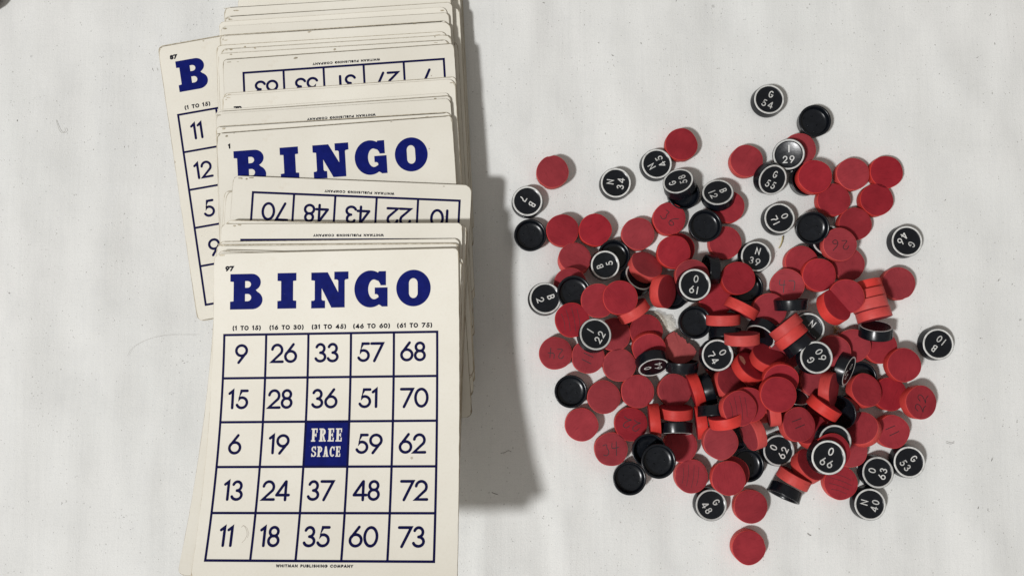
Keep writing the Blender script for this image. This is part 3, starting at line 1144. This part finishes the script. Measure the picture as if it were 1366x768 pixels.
# right
let(1104, 320, None, None)
und(1084.4, 304.3, 15, 250)
red(1131.7, 352)
red(1120.5, 326, mark='26', rot=180)
red(1069.5, 349.6)
red(1093, 366.5)
red(1050, 380.7, 14, 200, mark='47', rot=0)
red(1199, 378)
for q in ((1161.6, 378.2), (1165.3, 389.8), (1169.2, 402.0), (1174.0, 415.6)):
    red(*q, 82, -78, edge=True)
red(1129, 395.6, 14, 200)
red(1116.8, 406.8, 36, 45)
red(1174.8, 462.8)
let(1168.6, 434.4, None, None, 0, 66, 92)
red(1138, 461, 10, 200)
red(1206.4, 486.7)
red(1187.7, 525.5)
und(1148.4, 504)
red(1229, 536.5, 10, 0, mark='22', rot=70)
red(1191, 575.6, mark='11', rot=-60)
red(1156, 520, 18, 45)
# left
red(763.3, 426.7, mark='grain', rot=10)
red(741, 471, mark='24', rot=180)
red(784.5, 476, mark='11', rot=70)
red(819.3, 446)
let(794.4, 445.6, 'I', '22', 58, 13, 50)
red(826.3, 486.7)
let(853, 369, None, None, 0, 36, 50)
red(863, 352.5, 38, 60)
und(897, 391)
red(890, 388.8, 48, -8)
red(850, 417, 80, 123, edge=True)
red(862, 441)
red(866, 466, 18, -90)
red(923.7, 368)
red(955, 399.4)
let(926.9, 379.6, 'O', '61', -11)
und(955, 359, 84, 178, edge=True)
und(996.8, 383.2)
red(985, 371)
red(907.5, 462.5, broken=True)
und(927.3, 429.8)
let(871.9, 490, 'O', '64', 105, 56, -80)
und(913.8, 491.9, 82, 90, edge=True)
# lower left
red(850.6, 521.9)
red(900, 520.6)
red(805.6, 529.5)
und(761.6, 522)
red(775.8, 566.3)
red(841.7, 565.6, mark='22', rot=160)
red(815.3, 599, mark='34', rot=10)
red(931, 520.6, 85, 17, edge=True)
und(946, 520.6, 85, 17, edge=True)
red(908, 594)
red(874.4, 562.5, 85, 4, edge=True)
red(905.6, 555, 80, 90, edge=True)
let(905.6, 569.4, None, None, 0, 80, -90, edge=True)
red(937, 565, 82, 6, edge=True)
und(866, 601)
und(878.7, 615)
und(840.1, 638)
red(922.3, 635, mark='grain', rot=-8)
und(997.7, 620.5)
red(977, 631)
red(972, 637.5)
red(961.6, 589.5)
und(979, 580, 58, 200)
red(998, 579, 78, 196)
let(1039, 600.6, 'O', '62', 62)
# the heap
red(965, 488)
red(1008, 470)
red(1092, 544)
red(1027, 413)
red(1112, 470, 15, 220)
red(1048, 470)
red(1012, 498)
red(1090, 507)
red(1000, 540)
red(1135, 600.6)
red(993.7, 411.9, 85, 62, edge=True)
red(970, 428, 82, 92, edge=True)
und(972.5, 442, 82, -92, edge=True)
red(996, 455, 80, 93, edge=True)
let(1013.7, 449.4, None, None, 0, 60, 230)
let(1078, 438, 'N', None, -40, 12, 190)
und(1062.5, 407, 85, 93, edge=True)
red(1053.7, 433, 82, -52, edge=True)
red(1060.6, 445.5, 82, -52, edge=True)
und(1071.5, 456, 82, -52, edge=True)
let(957.3, 473.5, 'O', '74', -59)
let(1089.1, 476.5, 'G', '60', 118)
let(1132.7, 494.7, 'O', '65', -50, 56, -25)
red(976, 510, 30, 40)
red(1002.5, 487.5, 48, 52, mark='bare')
red(1026, 473, 48, 75)
red(1042, 508, 16, 250)
let(1059, 527, None, None, 0, 56, 80)
red(1019, 544, 82, 12, edge=True)
red(1034, 547, 82, 8, edge=True)
und(958, 547, 82, -90, edge=True)
red(976, 565, 80, 105, edge=True)
red(986.9, 544.4, 10, 30, mark='grain', rot=5)
red(1112.5, 519, 54, -8)
red(1103.7, 550, 74, 57, edge=True)
und(1120, 550, 48, 190)
red(1080, 572, 56, 135)
red(1065.7, 566, 10, 20, mark='11', rot=-65)
red(1148, 570.5, 46, 150)
let(1114, 588, None, None)
red(1111, 601, 10, 90)
red(1082, 619, 42, 50)
und(1055.3, 656.6, 82, -117, edge=True)
red(1065, 644, 82, 63, edge=True)
red(1121.8, 643.7, mark='grain', rot=70)
red(1038.5, 526, s=1.02)
let(1105.2, 609.8, 'O', '66', -23, s=1.04)

# ---- lay them down one after another on the height reached so far
HX0, HY0, HN, HS = -40.0, -140.0, 640, 0.5     # height map origin, cells, cell size (mm)
HMAP = np.zeros((HN, HN))
QT = 0.80              # pieces in the heap nest into one another
ZSOFT = 17.0


def solid_span(Rm, rad, hh, cx, cy, shrink):
    """vertical span of a tilted cylinder over the map cells it covers"""
    ext = rad + 1
    i0, i1 = int((cx - ext - HX0) / HS), int((cx + ext - HX0) / HS) + 1
    j0, j1 = int((cy - ext - HY0) / HS), int((cy + ext - HY0) / HS) + 1
    i0, j0 = max(0, i0), max(0, j0)
    xs = HX0 + (np.arange(i0, i1) + 0.5) * HS - cx
    ys = HY0 + (np.arange(j0, j1) + 0.5) * HS - cy
    X, Y = np.meshgrid(xs, ys)
    A = np.array(Rm)            # columns: local axes in world
    o = np.stack([X * A[0, k] + Y * A[1, k] for k in range(3)])
    d = A[2, :]                  # world z in local coords
    r = rad - shrink
    t0 = np.full(X.shape, -1e9)
    t1 = np.full(X.shape, 1e9)
    if abs(d[2]) > 1e-6:
        ta, tb = (-hh - o[2]) / d[2], (hh - o[2]) / d[2]
        t0, t1 = np.maximum(t0, np.minimum(ta, tb)), np.minimum(t1, np.maximum(ta, tb))
    a = d[0] ** 2 + d[1] ** 2
    b = o[0] * d[0] + o[1] * d[1]
    c = o[0] ** 2 + o[1] ** 2 - r * r
    if a > 1e-9:
        disc = b * b - a * c
        ok = disc > 0
        sq = np.sqrt(np.maximum(disc, 0))
        t0 = np.where(ok, np.maximum(t0, (-b - sq) / a), 1)
        t1 = np.where(ok, np.minimum(t1, (-b + sq) / a), 0)
    else:
        ok = c < 0
        t0, t1 = np.where(ok, t0, 1), np.where(ok, t1, 0)
    m = t1 > t0
    return slice(j0, j1), slice(i0, i1), m, t0, t1


def lay(p):
    t, a = R_(p['tilt']), R_(p['az'])
    n = Vector((math.sin(t) * math.cos(a), math.sin(t) * math.sin(a), math.cos(t)))
    hh = (RH if p['k'] == 'R' else BH) / 2
    rad = (RR if p['k'] == 'R' else BR - 0.1) * p['s']
    Rm = Vector((0, 0, 1)).rotation_difference(n).to_matrix()
    if p['edge']:
        w = (Vector((0, 0, 1)) - n * n.z).normalized()
        off = -w * rad
    else:
        off = -n * hh
    sink = p['sink'] if p['sink'] is not None else (0.0 if p['tilt'] < 8 else 0.8 if p['tilt'] <= 16 else 1.4)
    zc = hh
    for _ in range(6):
        q = at(p['u'], p['v'], zc - off.z)
        c = q + off
        js, iss, m, t0, t1 = solid_span(Rm, rad, hh, c.x, c.y, 1.1)
        H = HMAP[js, iss]
        need = (H - t0)[m]
        rest = float(np.max(-t0[m]))                 # never below the cloth
        jw, iw, mw, t0w, _ = solid_span(Rm, rad, hh, c.x, c.y, 0.0)
        rest = max(rest, float(np.max(-t0w[mw])))
        zc = max(rest, float(np.quantile(need, 1.0 if p['tilt'] <= 16 else QT)) - sink)
        if zc > ZSOFT:
            zc = max(rest, ZSOFT + (zc - ZSOFT) * 0.6)
    q = at(p['u'], p['v'], zc - off.z)
    c = Vector((q.x + off.x, q.y + off.y, zc))
    js, iss, m, t0, t1 = solid_span(Rm, rad, hh, c.x, c.y, 0.0)
    H = HMAP[js, iss]
    H[m] = np.maximum(H[m], zc + t1[m])
    p['c'], p['n'], p['Rm'] = c, n, Rm
    p['layer'] = zc
    return p


for p in PIECES:
    lay(p)
print('pieces', len(PIECES), 'heap top', float(HMAP.max()))

# ---- labels: what it looks like and which lettered pieces it lies between
ANCH = [p for p in PIECES if p['k'] == 'L' and p.get('number')]


def direction(p, q):
    dx, dy = p['u'] - q['u'], q['v'] - p['v']
    a = math.degrees(math.atan2(dy, dx)) % 360
    return ['right of', 'above right of', 'above', 'above left of', 'left of', 'below left of', 'below', 'below right of'][int((a + 22.5) // 45) % 8]


USED = set()


def make_label(p, head):
    near = sorted((a for a in ANCH if a is not p), key=lambda a: (a['u'] - p['u']) ** 2 + (a['v'] - p['v']) ** 2)[:6]
    nm = lambda a: a['letter'] + ' ' + a['number']
    cands = []
    short = head
    for i in range(len(near)):
        for j in range(i + 1, len(near)):
            cands.append('%s %s %s and %s %s' % (head, direction(p, near[i]), nm(near[i]), direction(p, near[j]), nm(near[j])))
    for c in cands:
        if c not in USED and len(c.split()) <= 16:
            USED.add(c)
            return c
    USED.add(cands[-1])
    return cands[-1]


GR = 'red wooden counter discs'
GB = 'black bingo number pieces'
MARKS = {'22': 'pencilled 22', '24': 'pencilled 24', '34': 'pencilled 34', '47': 'pencilled 47', '11': 'two pencil strokes', '26': 'pencilled 26', '36': 'pencilled 36', 'bare': 'a bare pale wood patch', 'grain': 'dark grain lines'}
text_cache = {}
for i, p in enumerate(PIECES):
    M4 = Matrix.Translation(p['c'] * MM) @ p['Rm'].to_4x4() @ Matrix.Rotation(R_(p['rot']), 4, 'Z') @ Matrix.Scale(p['s'], 4)
    if p['k'] == 'R':
        me = BROKEN if p['broken'] else RED[(i * 5) % len(RED)]
        o = bpy.data.objects.new('wooden_disc', me)
        COL.objects.link(o)
        spin = 0 if (p['mark'] or p['broken']) else random.uniform(0, 360)
        o.matrix_world = M4 @ Matrix.Rotation(R_(spin), 4, 'Z')
        if p['mark']:
            mk = bpy.data.objects.new('grain_line' if p['mark'] == 'grain' else 'bare_wood_patch' if p['mark'] == 'bare' else 'pencil_figure', mark_mesh(p['mark'], 0))
            COL.objects.link(mk)
            mk.parent = o
        if p['broken']:
            head = 'broken red wooden disc with a ragged side'
        elif p['edge']:
            head = 'red wooden disc standing on edge'
        elif p['mark']:
            head = 'red disc with ' + MARKS[p['mark']]
        elif p['tilt'] >= 25:
            head = 'steeply tilted red wooden disc'
        elif p['tilt'] >= 8:
            head = 'slightly tilted red disc'
        elif p['layer'] > 6:
            head = 'red disc lying on others'
        else:
            head = 'flat red wooden disc'
        tag(o, make_label(p, head), 'wooden disc', GR)
    else:
        o = bpy.data.objects.new('number_piece', None)
        COL.objects.link(o)
        o.empty_display_size = 0.005
        flip = p['k'] == 'U'
        o.matrix_world = M4
        b = bpy.data.objects.new('piece_body', BODY)
        COL.objects.link(b)
        b.parent = o
        if flip:
            b.matrix_local = Matrix.Rotation(math.pi, 4, 'X')
            if p['edge']:
                head = 'black piece standing on its rim'
            elif p['tilt'] >= 25:
                head = 'tilted black piece with hollow back showing'
            else:
                head = 'face down black piece, hollow back up,'
            tag(o, make_label(p, head), 'bingo piece', GB)
        else:
            rg_ = bpy.data.objects.new('white_ring', RING)
            COL.objects.link(rg_)
            rg_.parent = o
            if p['letter']:
                for nm, me in letter_mesh(p['letter'], p['number']):
                    t_ = bpy.data.objects.new(nm, me)
                    COL.objects.link(t_)
                    t_.parent = o
            if p.get('number'):
                lean = 'tilted ' if p['tilt'] > 20 else ''
                tag(o, lean + 'black bingo piece with white ring reading ' + p['letter'] + ' ' + p['number'], 'bingo piece', GB)
            elif p['letter']:
                tag(o, 'black bingo piece showing only the letter N, half covered by red discs', 'bingo piece', GB)
            else:
                tag(o, make_label(p, 'ringed black piece, figures hidden,'), 'bingo piece', GB)


# ------------------------------------------------------------------ small bits on the cloth
def tube(bm, pts, r, n=6):
    pts = [Vector(p) for p in pts]
    rings = []
    for i, p in enumerate(pts):
        t = (pts[min(i + 1, len(pts) - 1)] - pts[max(i - 1, 0)]).normalized()
        a = t.orthogonal().normalized()
        b = t.cross(a)
        rr = r[i] if isinstance(r, (list, tuple)) else r
        rings.append([bm.verts.new((p + (a * math.cos(6.283 * k / n) + b * math.sin(6.283 * k / n)) * rr) * MM) for k in range(n)])
    for A, B in zip(rings, rings[1:]):
        # match the nearest starting vertex so the tube does not twist
        k0 = min(range(n), key=lambda k: (B[k].co - A[0].co).length)
        for k in range(n):
            bm.faces.new((A[k], A[(k + 1) % n], B[(k0 + k + 1) % n], B[(k0 + k) % n]))
    bm.faces.new(rings[0][::-1])
    bm.faces.new(rings[-1])


def smooth_line(pts, times=3):
    pts = [Vector(p) for p in pts]
    for _ in range(times):
        q = [pts[0]]
        for a, b in zip(pts, pts[1:]):
            q += [a * 0.75 + b * 0.25, a * 0.25 + b * 0.75]
        pts = q + [pts[-1]]
    return pts


def fibre(name, px, r, material, label, cat, z=0.35):
    bm = bmesh.new()
    pts = smooth_line([at(u, v, z + dz) for u, v, dz in px])
    tube(bm, pts, r, 5)
    return tag(obj(name, bm, material, smooth=True), label, cat)


M_THREAD = make_plain('grey_thread', (0.30, 0.29, 0.26), 0.9)
M_STRAW = make_plain('dry_straw', (0.36, 0.30, 0.13), 0.8)
M_HAIR = make_plain('fine_hair', (0.30, 0.27, 0.24), 0.7)
M_LINT = make_plain('dark_lint', (0.10, 0.09, 0.08), 0.9)
M_CRUMB = make_plain('brown_crumb', (0.22, 0.10, 0.035), 0.8, (0.62, 0.42, 0.20))

fibre('thread', [(1252, 104, 0), (1255, 108, .1), (1262, 107, .2), (1270, 104, .6), (1276, 103, .3), (1281, 102, .2), (1287, 106, .2), (1283, 110, .1), (1277, 107, .1), (1272, 103, .4)], 0.16, M_THREAD, 'loose grey thread curled on the cloth above the pieces', 'thread')
bm = bmesh.new()
tube(bm, smooth_line([at(1044, 315, .4), at(1043.5, 321, .7), at(1041, 328, .4), at(1039, 331, .3)]), [0.15] * 3 + [0.34] * 14 + [0.30] * 8 + [0.15] * 8 if False else 0.30, 6)
tag(obj('straw', bm, M_STRAW, smooth=True), 'short yellow straw between the O 71 and N 39 pieces', 'straw')
fibre('hair', [(170, 474, 0), (176, 463, .2), (190, 455, .2), (207, 449, .2), (232, 446, .1), (262, 447, 0)], 0.035, M_HAIR, 'long thin hair lying on the cloth left of the front card', 'hair', 0.2)
fibre('lint', [(1262, 590, 0), (1268, 592, .2), (1273, 590, .1)], 0.10, M_LINT, 'tiny dark lint curl on the cloth near the G 53 piece', 'lint', 0.15)
fibre('lint', [(668, 604, 0), (674, 603, .2), (678, 600, .1), (682, 602, 0)], 0.11, M_LINT, 'small lint strand in the dark shadow right of the card pile', 'lint', 0.15)
fibre('lint', [(656, 656, 0), (660, 658, .2), (664, 659, 0)], 0.15, M_LINT, 'dark lint speck near the lower edge of the card pile shadow', 'lint', 0.15)
fibre('lint', [(1077, 711, 0), (1079, 713, .1), (1082, 714, 0)], 0.12, M_LINT, 'dark lint speck on the cloth below the red and black pair on edge', 'lint', 0.15)

fibre('thread', [(75, 160, 0), (77, 168, .2), (80, 176, .3), (84, 178, .2), (88, 174, .1), (86, 171, 0)], 0.07, M_THREAD, 'faint loose thread on the cloth left of the card numbered 87', 'thread', 0.3)
bm = bmesh.new()
rg = random.Random(21)
FL = [(950, 8.5, 1.5), (817, 74.5, 1.3), (855, 58, .9), (957, 91.5, .9), (1321, 20, 1.2), (1327, 58.5, 1.2), (1304, 77, 1.2), (1312, 137, 1.1), (83, 671, 1.5), (165, 689, 1.0),
      (246, 484, 1.0), (12, 391, .9), (166, 196, 1.2), (204, 93, 1.8), (23, 161, .9), (1323, 613, 1.5), (1361, 427, 1.2), (1332, 374, 1.0), (725, 4, 1.0), (902, 1, 1.2), (1305, 677, .9), (644, 145, 1.3)]
FL += [(rg.uniform(5, 1360), rg.uniform(5, 760), rg.uniform(.35, .8)) for _ in range(60)]
for u, v, L in FL:
    c = at(u, v, 0.12)
    a = rg.uniform(0, 3.14)
    b_ = a + rg.uniform(-.9, .9)
    d1, d2 = Vector((math.cos(a), math.sin(a), 0)) * L / 2, Vector((math.cos(b_), math.sin(b_), 0.1)) * L / 2
    tube(bm, [c - d1, c + Vector((0, 0, .08)), c + d2], [0.07, 0.13, 0.06], 4)
o = obj('lint_flecks', bm, M_LINT)
o['kind'] = 'stuff'
o['label'] = 'tiny dark flecks of lint scattered over the white cloth'

# golden brown crumbs beside the N piece
bm = bmesh.new()
rg = random.Random(4)
for k in range(46):
    a, r = rg.uniform(0, 6.28), abs(rg.gauss(0, 1.2))
    c = at(1114 + 0.0, 439, 0)
    rad = rg.uniform(0.18, 0.42)
    vs = bmesh.ops.create_icosphere(bm, subdivisions=1, radius=rad * MM)['verts']
    off = Vector((c.x + 0.9 * r * math.cos(a), c.y + 1.35 * r * math.sin(a), rad * 0.8 + rg.uniform(0, 1.6) * max(0, 1 - r / 2)))
    sc3 = Vector((rg.uniform(.7, 1.3), rg.uniform(.7, 1.3), rg.uniform(.6, 1.0)))
    for v in vs:
        v.co = Vector((v.co.x * sc3.x, v.co.y * sc3.y, v.co.z * sc3.z)) * rg.uniform(0.85, 1.15) + off * MM
o = obj('crumbs', bm, M_CRUMB)
o['kind'] = 'stuff'
o['label'] = 'golden brown crumbs beside the black N piece'

# crumpled scrap of clear plastic
m, nt, b = mat('clear_plastic_film')
b.inputs['Base Color'].default_value = (0.86, 0.82, 0.70, 1)
b.inputs['Roughness'].default_value = 0.14
b.inputs['Alpha'].default_value = 0.24
b.inputs['Specular IOR Level'].default_value = 0.9
co = nd(nt, 'ShaderNodeTexCoord').outputs['Object']
bump(nt, b, noise(nt, co, 700.0, 3), 0.4, 0.0006)
bm = bmesh.new()
rg = random.Random(9)
g = []
for j in range(9):
    row = []
    for i in range(9):
        fx, fy = i / 8 - .5, j / 8 - .5
        q = at(888 + 26 * fx + 6 * fy, 429 + 22 * fy + 8 * fx, 0)
        edge = max(abs(fx), abs(fy)) * 2
        z = 0.5 + 2.0 * (1 - edge) + rg.uniform(0, 1.1)
        row.append(bm.verts.new(Vector((q.x + rg.uniform(-.4, .4), q.y + rg.uniform(-.4, .4), z)) * MM))
    g.append(row)
for j in range(8):
    for i in range(8):
        bm.faces.new((g[j + 1][i], g[j + 1][i + 1], g[j][i + 1], g[j][i]))
o = obj('plastic_scrap', bm, m, smooth=True)
sm = o.modifiers.new('thickness', 'SOLIDIFY')
sm.thickness = 0.00012
tag(o, 'small crumpled scrap of clear plastic among the red discs', 'plastic scrap')

# something brown and rounded just reaching into the frame at the top left
M_BROWN = make_plain('dull_brown_surface', (0.125, 0.105, 0.095), 0.6, (0.16, 0.135, 0.12), 120.0)
bm = bmesh.new()
c = at(-20, -12, 3)
lathe(bm, [(0, 0.0), (6.0, 0.0), (7.6, 0.9), (8.6, 2.6), (8.6, 5.0), (7.8, 6.6), (6.0, 7.4), (0, 7.6)], n=48)
bmesh.ops.recalc_face_normals(bm, faces=bm.faces)
for v in bm.verts:
    v.co.y *= 1.25
    v.co += Vector((c.x, c.y, 0)) * MM
tag(obj('brown_knob', bm, M_BROWN), 'dull brown rounded end of something just reaching into the top left corner', 'knob')
